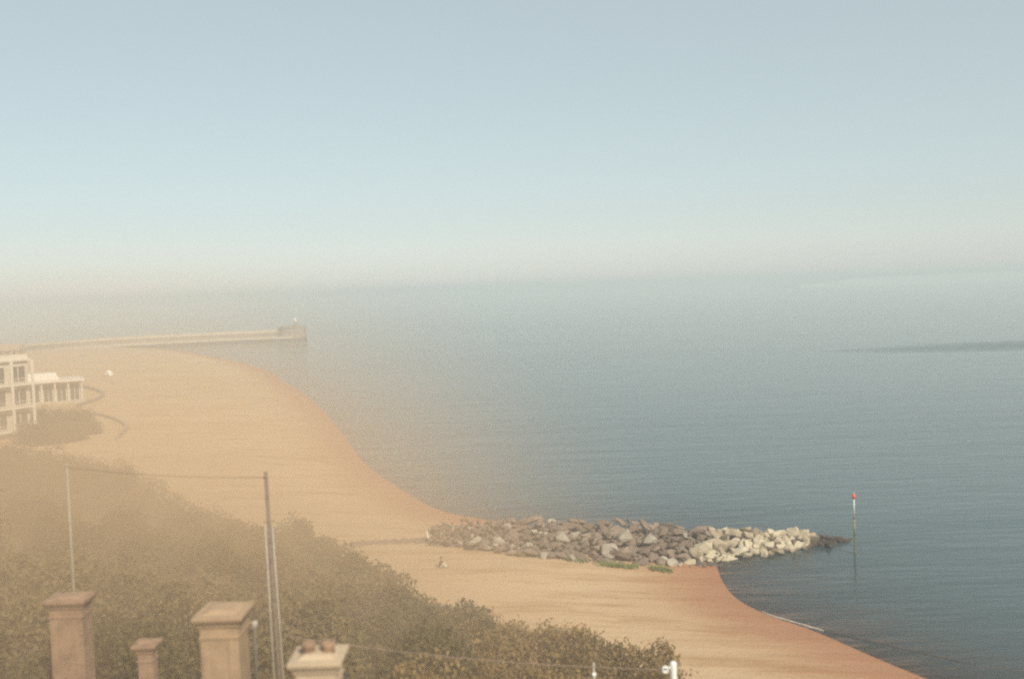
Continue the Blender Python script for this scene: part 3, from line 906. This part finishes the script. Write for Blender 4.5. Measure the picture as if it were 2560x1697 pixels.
KIND = {
    'olive': [("crown_mesh", 1, 1.9, 1.8, 2.3, 4200, .12, 9, 0.0), ("x", 2, 2.3, 1.9, 2.0, 4600, .12, 11, 0.0), ("x", 3, 1.6, 1.7, 2.6, 3900, .12, 8, 0.0)],
    'russet': [("x", 4, 1.9, 1.9, 2.3, 4200, .14, 9, .16), ("x", 5, 2.2, 1.8, 2.6, 4500, .14, 10, .2), ("x", 6, 1.6, 1.6, 2.0, 3800, .14, 8, .14)],
    'spiky': [("x", 7, 1.3, 1.2, 3.6, 2600, .15, 7, .45), ("x", 8, 1.1, 1.2, 3.2, 2300, .15, 6, .4)],
    'tree': [("x", 9, 3.4, 3.2, 5.2, 7600, .17, 15, 0.0), ("x", 10, 3.0, 3.3, 4.6, 7000, .17, 13, 0.0), ("x", 11, 3.8, 3.4, 5.0, 8200, .17, 16, 0.0)],
}
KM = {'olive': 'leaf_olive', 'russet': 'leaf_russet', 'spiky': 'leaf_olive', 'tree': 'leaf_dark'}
PROTO = {}
for k, L in KIND.items():
    PROTO[k] = []
    for (_, sd, rx, ry, rz_, n, lf, lu, sp) in L:
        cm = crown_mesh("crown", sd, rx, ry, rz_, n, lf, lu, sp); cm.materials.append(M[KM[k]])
        sm = stem_mesh("stem", sd, rz_ * .8, 6 if k != 'tree' else 8, rx * .55, .05 if k != 'tree' else .13); sm.materials.append(M['bark'])
        PROTO[k].append((cm, sm))
LAB = {
    'olive': ("bush", "bush", "rounded olive green bush"),
    'russet': ("bush", "bush", "russet feathery bush"),
    'spiky': ("shrub", "shrub", "tall thin upright shrub"),
    'tree': ("tree", "tree", "dark broad low tree"),
}
WHERE = {
    'edge': "on the outer edge of the thicket, against open sand",
    'inner': "deep in the thicket on the slope, bushes all round it",
    'house': "close beside the slate roofed houses and their chimneys",
    'flag': "beside the thin pale flagpole",
    'top': "in the dark wood reaching towards the white seafront terrace",
    'mid': "in the thicket between the chimneys and the sand",
    'pole': "beside the tall utility pole",
    'bank': "on the bank below the white seafront terrace",
    'peak': "poking above its neighbours where the thicket meets the sand",
}
def plant(kind, x, y, s, sz=1.0, where='inner'):
    nm, cat, look = LAB[kind]
    if where == 'inner' and x > -24 and y < 43: where = 'house'
    if where in ('inner', 'house') and (x + 8.2) ** 2 + (y - 34) ** 2 < 30: where = 'pole'
    if where in ('inner', 'house') and (x + 16.4) ** 2 + (y - 37.5) ** 2 < 30: where = 'flag'
    if where == 'inner' and x < -45: where = 'top'
    if where == 'inner' and x > -14: where = 'mid'
    hgt = s * sz / {'olive': 1.3, 'russet': 1.25, 'spiky': .88, 'tree': .72}[kind]
    if kind != 'spiky': look = ("big " if hgt > 1.1 else "small " if hgt < .9 else "medium ") + look
    cm, sm = random.choice(PROTO[kind])
    o = empty(nm, (x, y, gz(x, y) - .05), look + " " + WHERE[where], cat, look + " " + where, random.uniform(0, 6.28))
    o["group"] = {'olive': 'olive bushes', 'russet': 'russet bushes', 'spiky': 'upright shrubs', 'tree': 'dark trees'}[kind] + " " + look.split()[0] + " " + WHERE[where].split(",")[0]
    o.scale = (s, s, s * sz)
    link("crown", cm, None, o); link("stem" if kind != 'tree' else "trunk", sm, None, o)
    return o
def visible(x, y, z):
    c = CROT.transposed() @ (Vector((x, y, z)) - Vector((0, 0, CAM_Z)))
    if c.z > -1: return False
    u = 1280 + c.x / -c.z * FPX; v = 848.5 - c.y / -c.z * FPX
    return -150 < u < 2700 and 600 < v < 1850
placed = []
def try_plant(kind, x, y, s, gap, sz=1.0, where='inner'):
    for (a_, b_, g_) in placed:
        if (a_ - x) ** 2 + (b_ - y) ** 2 < (gap * .5 + g_ * .5) ** 2: return False
    placed.append((x, y, gap)); plant(kind, x, y, s, sz, where); return True
HOUSE_ZONES = [(-14.5, 11, -2.5, 30.5), (-21, 18, -11, 36)]
# front edge first, then fill behind
L = smooth_line([Vector((a_, b_, 0)) for a_, b_ in TOE[2:21]], 2)
for i, p in enumerate(L):
    nxt = L[min(i + 1, len(L) - 1)]; prv = L[max(i - 1, 0)]
    t = (nxt - prv).normalized(); nr = Vector((t.y, -t.x, 0))
    for k in range(3):
        q = p + t * random.uniform(-2, 2) - Vector((nr.x, nr.y, 0)) * -random.uniform(.4, 2.4)
        if ts(q.x, q.y) < .4: continue
        if q.x < -30: try_plant('tree', q.x, q.y, random.uniform(.55, .85), 3.4, 1.0, 'edge')
        elif q.x < -5: try_plant('olive', q.x, q.y, random.uniform(1.05, 1.5), 2.5, 1.0, 'edge')
        else: try_plant('russet', q.x, q.y, random.uniform(1.05, 1.45), 2.2, 1.0, 'edge')
for u, v in [(1195, 1560), (1222, 1566), (1090, 1530), (1172, 1552), (1245, 1570)]:
    q = on_z(u, v, 4.5); plant('spiky', q.x, q.y, random.uniform(.75, 1.0), .95, 'peak')
n_try = 0
while n_try < 9000 and len(placed) < 285:
    n_try += 1
    x = random.uniform(-85, 14); y = random.uniform(16, 150)
    t = ts(x, y)
    if t < 1.0 or t > 52: continue
    g = gz(x, y)
    if not visible(x, y, g + 2): continue
    if any(a_ < x < c_ and b_ < y < d_ for a_, b_, c_, d_ in HOUSE_ZONES): continue
    # stay out of the sight line to the sand (keeps the outline of the thicket where it is)
    if x < -26 and y > 48: try_plant('tree', x, y, random.uniform(.55, .9), 4.2)
    elif x > -4 or (y < 40 and x > -9): try_plant('russet', x, y, random.uniform(1.05, 1.5), 2.4)
    else: try_plant('olive', x, y, random.uniform(1.1, 1.6), 2.9)
# bank planting in front of the seafront terrace
for u, v in [(95, 1040), (130, 1052), (165, 1048), (200, 1042), (150, 1075), (110, 1080), (70, 1080), (225, 1052), (190, 1068)]:
    q = on_z(u, v + 10, 3.5); plant('tree', q.x, q.y, random.uniform(.7, .95), .8, 'bank')

# ------------------------------------------------------------------ houses below the camera (only chimneys and roof show)
def slate_roof(name, x0, x1, y0, y1, zr, pitch, parent):
    """two slopes with stepped slate courses, ridge along x"""
    mb = MB(); yc = (y0 + y1) / 2; half = (y1 - y0) / 2
    nc = int(half / .28)
    for side in (-1, 1):
        for i in range(nc):
            a_ = i / nc; b_ = (i + 1.12) / nc
            ya, yb = yc + side * half * a_, yc + side * half * b_
            za, zb = zr - half * a_ * pitch, zr - half * b_ * pitch
            nx_ = int((x1 - x0) / .3)
            off = .15 if i % 2 else 0
            xx = x0
            k = 0
            while xx < x1 - .01:
                xe = min(x1, x0 + (k + 1) * .3 + off)
                j = random.uniform(0, .012)
                mb.add([(xx + .006, ya, za + .0), (xe - .006, ya, za + .0), (xe - .006, yb, zb + .05 + j), (xx + .006, yb, zb + .05 + j)], [(0, 1, 2, 3)])
                mb.add([(xx + .006, yb, zb + .05 + j), (xe - .006, yb, zb + .05 + j), (xe - .006, yb, zb + .02), (xx + .006, yb, zb + .02)], [(0, 1, 2, 3)])
                xx = xe; k += 1
    roof = mb.build(name, M['slate'], parent)
    rb = MB()
    for k in range(int((x1 - x0) / .45)):
        xa = x0 + k * .45
        rb.tube([(xa + .01, yc, zr + .02), (xa + .44, yc, zr + .02)], .12, 8)
    rb.build("ridge_tiles", M['slate'], roof)
    MB().add([(x0, y0, zr - half * pitch - .05), (x1, y0, zr - half * pitch - .05), (x1, y1, zr - half * pitch - .05), (x0, y1, zr - half * pitch - .05), (x0, yc, zr - .06), (x1, yc, zr - .06)],
             [(0, 1, 5, 4), (2, 3, 4, 5), (0, 4, 3), (1, 2, 5)]).build("roof_deck", M['timber'], roof)
    return roof
def chimney(parent, cx, cy, z0, ztop, w, d, mat, pots=0, capmat=None, pot_h=.35):
    c = MB().box(cx - w / 2, cx + w / 2, cy - d / 2, cy + d / 2, z0, ztop - .30).build("chimney", mat, parent, bevel=.015)
    k = MB()
    k.box(cx - w / 2 - .05, cx + w / 2 + .05, cy - d / 2 - .05, cy + d / 2 + .05, ztop - .297, ztop - .22)
    k.taper(cx, cy, ztop - .217, ztop - .10, w + .16, d + .16, w + .30, d + .30)
    k.box(cx - w / 2 - .16, cx + w / 2 + .16, cy - d / 2 - .16, cy + d / 2 + .16, ztop - .097, ztop)
    k.build("cornice", capmat or mat, c, bevel=.01)
    MB().box(cx - w / 2 - .03, cx + w / 2 + .03, cy - d / 2 - .03, cy + d / 2 + .03, ztop - .62, ztop - .54).build("string_course", capmat or mat, c, bevel=.01)
    MB().taper(cx, cy, ztop + .003, ztop + .09, w * .95, d * .95, w * .6, d * .6).build("flaunching", capmat or mat, c)
    for sx in (-1, 1):
        MB().box(cx + sx * w * .33 - w * .09, cx + sx * w * .33 + w * .09, cy - d / 2 - .035, cy - d / 2 - .003, z0 + .2, ztop - .66).build("pilaster_strip", mat, c, bevel=.008)
    for i in range(pots):
        x = cx + (i - (pots - 1) / 2) * w / max(1, pots) * 1.0
        MB().lathe([(.17, ztop), (.15, ztop + pot_h * .6), (.18, ztop + pot_h * .75), (.17, ztop + pot_h), (.12, ztop + pot_h), (.11, ztop + .1)], 12, (x, cy)).build("chimney_pot", M['brick'], c)
    return c
def house(label, x0, x1, y0, y1, zr, pitch, wall):
    zb = min(gz(x, y) for x in (x0, x1) for y in (y0, y1)) - .5
    h = empty("house", ((x0 + x1) / 2, (y0 + y1) / 2, zb), label, "house")
    par = h
    ox, oy, oz = h.location
    yc = (y0 + y1) / 2; half = (y1 - y0) / 2; ze = zr - half * pitch
    i_ = .35
    zw = zr - (half - i_) * pitch - .07
    MB().add([(x0 + i_ - ox, y0 + i_ - oy, 0), (x1 - i_ - ox, y0 + i_ - oy, 0), (x1 - i_ - ox, y1 - i_ - oy, 0), (x0 + i_ - ox, y1 - i_ - oy, 0),
              (x0 + i_ - ox, y0 + i_ - oy, zw - oz), (x1 - i_ - ox, y0 + i_ - oy, zw - oz), (x1 - i_ - ox, y1 - i_ - oy, zw - oz), (x0 + i_ - ox, y1 - i_ - oy, zw - oz),
              (x0 + i_ - ox, yc - oy, zr - .1 - oz), (x1 - i_ - ox, yc - oy, zr - .1 - oz)],
             [(0, 1, 5, 4), (2, 3, 7, 6), (1, 2, 6, 9, 5), (3, 0, 4, 8, 7), (4, 5, 9, 8), (6, 7, 8, 9)]).build("wall", wall, h)
    slate_roof("roof", x0 - ox, x1 - ox, y0 - oy, y1 - oy, zr - oz, pitch, h)
    for k in range(2):
        xw = x0 + (x1 - x0) * (k + 1) / 3 - ox
        fr = MB().box(xw - .5, xw + .5, y1 - i_ - oy + .003, y1 - i_ - oy + .07, zw - oz - 1.9, zw - oz - .6).build("window", M['white'], h)
        MB().box(xw - .42, xw + .42, y1 - i_ - oy + .073, y1 - i_ - oy + .09, zw - oz - 1.82, zw - oz - .68).build("pane", M['glass'], fr)
    return h
# house with the big buff stack and the stack with two pots
D1, D2 = 26.0, 23.0
c1a, c1b = at_y(496, 1522, D1), at_y(592, 1522, D1)
c2a, c2b = at_y(735, 1612, D2), at_y(836, 1612, D2)
w1 = c1b.x - c1a.x; x1c = (c1a.x + c1b.x) / 2
w2 = c2b.x - c2a.x; x2c = (c2a.x + c2b.x) / 2
zt1 = at_y(545, 1540, D1).z
zt2 = at_y(780, 1652, D2).z
zr1 = at_y(450, 1735, 24.6).z
h1 = house("slate roofed house with a broad buff chimney stack and a cream stack with two pots", -13.0, -3.4, 20.4, 29.0, zr1, .62, M['cream'])
ox, oy, oz = h1.location
chimney(h1, x1c - ox, D1 + .55 - oy, zr1 - 2.2 - oz, zt1 - oz, w1, 1.1, M['buff'], 0)
chimney(h1, x2c - ox, D2 + .45 - oy, zr1 - 2.4 - oz, zt2 - oz, w2, .9, M['cream'], 2, M['cream'], .30)
MB().lathe([(.05, zr1 - 1.6 - oz), (.05, zt1 - .55 - oz), (.09, zt1 - .5 - oz), (.09, zt1 - .35 - oz)], 8, (x1c + w1 / 2 + .28 - ox, D1 + .6 - oy)).build("vent_pipe", M['zinc'], h1)
# second house farther left, pink stack
D3 = 33.0
c3a, c3b = at_y(118, 1460, D3), at_y(200, 1460, D3)
zt3 = at_y(160, 1500, D3).z; zb3 = at_y(160, 1735, D3 + .5).z
h2 = house("slate roofed house with a squat terracotta chimney stack, half hidden by trees", -20.5, -11.5, 29.8, 37.2, zb3 - .3, .6, M['buff'])
ox, oy, oz = h2.location
chimney(h2, (c3a.x + c3b.x) / 2 - ox, D3 + .4 - oy, zb3 - 1.2 - oz, zt3 - oz, c3b.x - c3a.x, .8, M['brick'], 0, M['brick'])
q = at_y(356, 1615, D3)
chimney(h2, q.x - ox, D3 + .4 - oy, zb3 - 1.2 - oz, q.z - oz, .5, .5, M['brick'], 0, M['brick'])

# ------------------------------------------------------------------ poles and cables
def lean_pole(name, top, base, label, cat):
    return empty(name, base, label, cat)
DU = 34.0
ut = at_y(664, 1180, DU)
ub = at_y(700, 1720, DU)
gu = gz(ub.x + .02, DU)
k = (gu - ut.z) / (ub.z - ut.z)
base = Vector((ut.x + (ub.x - ut.x) * k, DU, gu))
up_ = empty("utility_pole", base, "tall dark timber utility pole with two pale cable conduits up its sides", "utility pole")
tv = ut - base
MB().tube([Vector((0, 0, -.6)), tv * .5, tv], [.10, .085, .06], 12).build("pole", M['timber'], up_)
f0 = (at_y(683, 1312, DU).z - gu) / tv.z
for s in (-1, 1):
    MB().tube([Vector((s * .17, -.06, -.3)), tv * .5 + Vector((s * .15, -.06, 0)), tv * f0 + Vector((s * .12, -.06, 0))], .032, 8).build("conduit", M['zinc'], up_)
cp = tv * .985
MB().tube([cp + Vector((-.09, -.05, 0)), cp + Vector((.06, -.05, 0))], .03, 8).build("insulator", M['timber'], up_)
for kk in range(5):
    z = tv.z * (.45 + .1 * kk); xx = tv.x * (.45 + .1 * kk)
    MB().tube([(xx - .2, .06, z), (xx + .2, .06, z)], .012, 6).build("step_iron", M['wire'], up_)
# thin white flagpole to the left
DF = 37.5
ft = at_y(187, 1166, DF); fb = at_y(192, 1600, DF); gf = gz(fb.x, DF)
fp = empty("flagpole", (fb.x, DF, gf), "thin white flagpole rising among the dark trees", "flagpole")
MB().lathe([(.055, -.5), (.038, (ft.z - gf) * .6), (.025, ft.z - gf)], 10).build("pole", M['zinc'], fp)
MB().lathe([(.02, ft.z - gf), (.045, ft.z - gf + .04), (.045, ft.z - gf + .08), (.02, ft.z - gf + .14)], 10).build("finial", M['zinc'], fp)
MB().tube([(.06, -.04, 1.2), (.05, -.04, (ft.z - gf) * .6), (.03, -.04, ft.z - gf - .1)], .006, 5).build("halyard", M['zinc'], fp)
def cable(a_, b_, sag, rad, mat, label):
    a_, b_ = Vector(a_), Vector(b_); P = []
    for i in range(33):
        t = i / 32; p = a_.lerp(b_, t); p.z -= sag * 4 * t * (1 - t); P.append(p - a_)
    o = MB().tube(P, rad, 6).build("cable", mat, None, a_); tag(o, label, "cable")
cable(base + cp + Vector((-.1, -.05, 0)), (fb.x, DF, ft.z - .02), .12, .007, M['wire'], "thin dark wire strung from the top of the utility pole towards the flagpole")
# white post with an eye bracket at the lower edge
DW = 31.0
wt = at_y(1683, 1652, DW); gw = gz(wt.x, DW)
wpst = empty("cable_post", (wt.x, DW, gw), "stout white post with a round eye bracket holding a cable", "post")
hw = wt.z - gw
MB().lathe([(.12, -.5), (.105, hw - .12), (.105, hw - .06), (.07, hw - .015), (.02, hw)], 14).build("post", M['white'], wpst)
ring = MB(); ec = at_y(1663, 1673, DW) - Vector((wt.x, DW, gw))
ring.tube([ec + Vector((.085 * math.cos(a_), 0, .085 * math.sin(a_))) for a_ in np.linspace(0, 6.2832, 17)], .042, 8); ring.build("eye_bracket", M['white'], wpst)
MB().tube([ec + Vector((.09, 0, .02)), Vector((-.04, 0, hw - .16))], .05, 8).build("arm", M['white'], wpst)
cu = at_y(694, 1585, DU) 
cable((cu.x + .1, DU - .06, cu.z), Vector((wt.x, DW, gw)) + ec + Vector((-.12, 0, 0)), .22, .014, M['cable'], "pale sagging cable crossing above the bushes to the white post")
DS = 33.0
st = at_y(1484, 1655, DS); gs = gz(st.x, DS)
sp_ = empty("garden_stake", (st.x, DS, gs), "slim grey stake with a white knob among the russet bushes", "stake")
MB().lathe([(.05, -.4), (.04, st.z - gs)], 8).build("stake", M['zinc'], sp_)
MB().lathe([(.03, st.z - gs - .50), (.075, st.z - gs - .46), (.075, st.z - gs - .38), (.03, st.z - gs - .33)], 10).build("knob", M['white'], sp_)

# ------------------------------------------------------------------ haze
hzb = MB().box(-46000, 46000, -400, 46000, -7, 30.6).build("haze", None)
m = bpy.data.materials.new("sea_haze"); m.use_nodes = True
n, l = m.node_tree.nodes, m.node_tree.links
n.remove(n["Principled BSDF"])
pvn = n.new("ShaderNodeVolumePrincipled")
pvn.inputs["Color"].default_value = (0.72, 0.78, 0.79, 1)
pvn.inputs["Density"].default_value = 0.0015
pvn.inputs["Anisotropy"].default_value = 0.0
l.new(pvn.outputs[0], n["Material Output"].inputs["Volume"])
hzb.data.materials.append(m)
tag(hzb, kind="stuff")

# added warm volume over the wooded slope, imitating a lens veil: a closed lens-shaped body, so its edges thin out by themselves
lens_veil = bpy.data.meshes.new("veil_volume")
bm = bmesh.new(); bmesh.ops.create_icosphere(bm, subdivisions=4, radius=1.0)
for v in bm.verts: v.co = Vector((v.co.x * 38, v.co.y * 62, v.co.z * 22))
bm.to_mesh(lens_veil); bm.free()
mo = link("veil_volume", lens_veil, None, None, (-26, 53, 8.5))
m = bpy.data.materials.new("veil_scatter"); m.use_nodes = True
n, l = m.node_tree.nodes, m.node_tree.links
n.remove(n["Principled BSDF"])
pvn = n.new("ShaderNodeVolumePrincipled")
pvn.inputs["Color"].default_value = (0.98, 0.72, 0.47, 1)
tc = n.new("ShaderNodeTexCoord")
mpn = n.new("ShaderNodeMapping"); mpn.inputs["Scale"].default_value = (1 / 38.0, 1 / 62.0, 1 / 22.0)
l.new(tc.outputs["Object"], mpn.inputs["Vector"])
ln = n.new("ShaderNodeVectorMath"); ln.operation = 'DOT_PRODUCT'
l.new(mpn.outputs[0], ln.inputs[0]); l.new(mpn.outputs[0], ln.inputs[1])
fall = math_node(n, l, 'SUBTRACT', 1.0, ln.outputs["Value"], True)
l.new(math_node(n, l, 'MULTIPLY', math_node(n, l, 'POWER', fall, 2.0), 0.028), pvn.inputs["Density"])
l.new(pvn.outputs[0], n["Material Output"].inputs["Volume"])
lens_veil.materials.append(m)
tag(mo, "added warm volume imitating a lens veil over the wooded slope and the house chimneys", "lens_veil", kind="stuff")
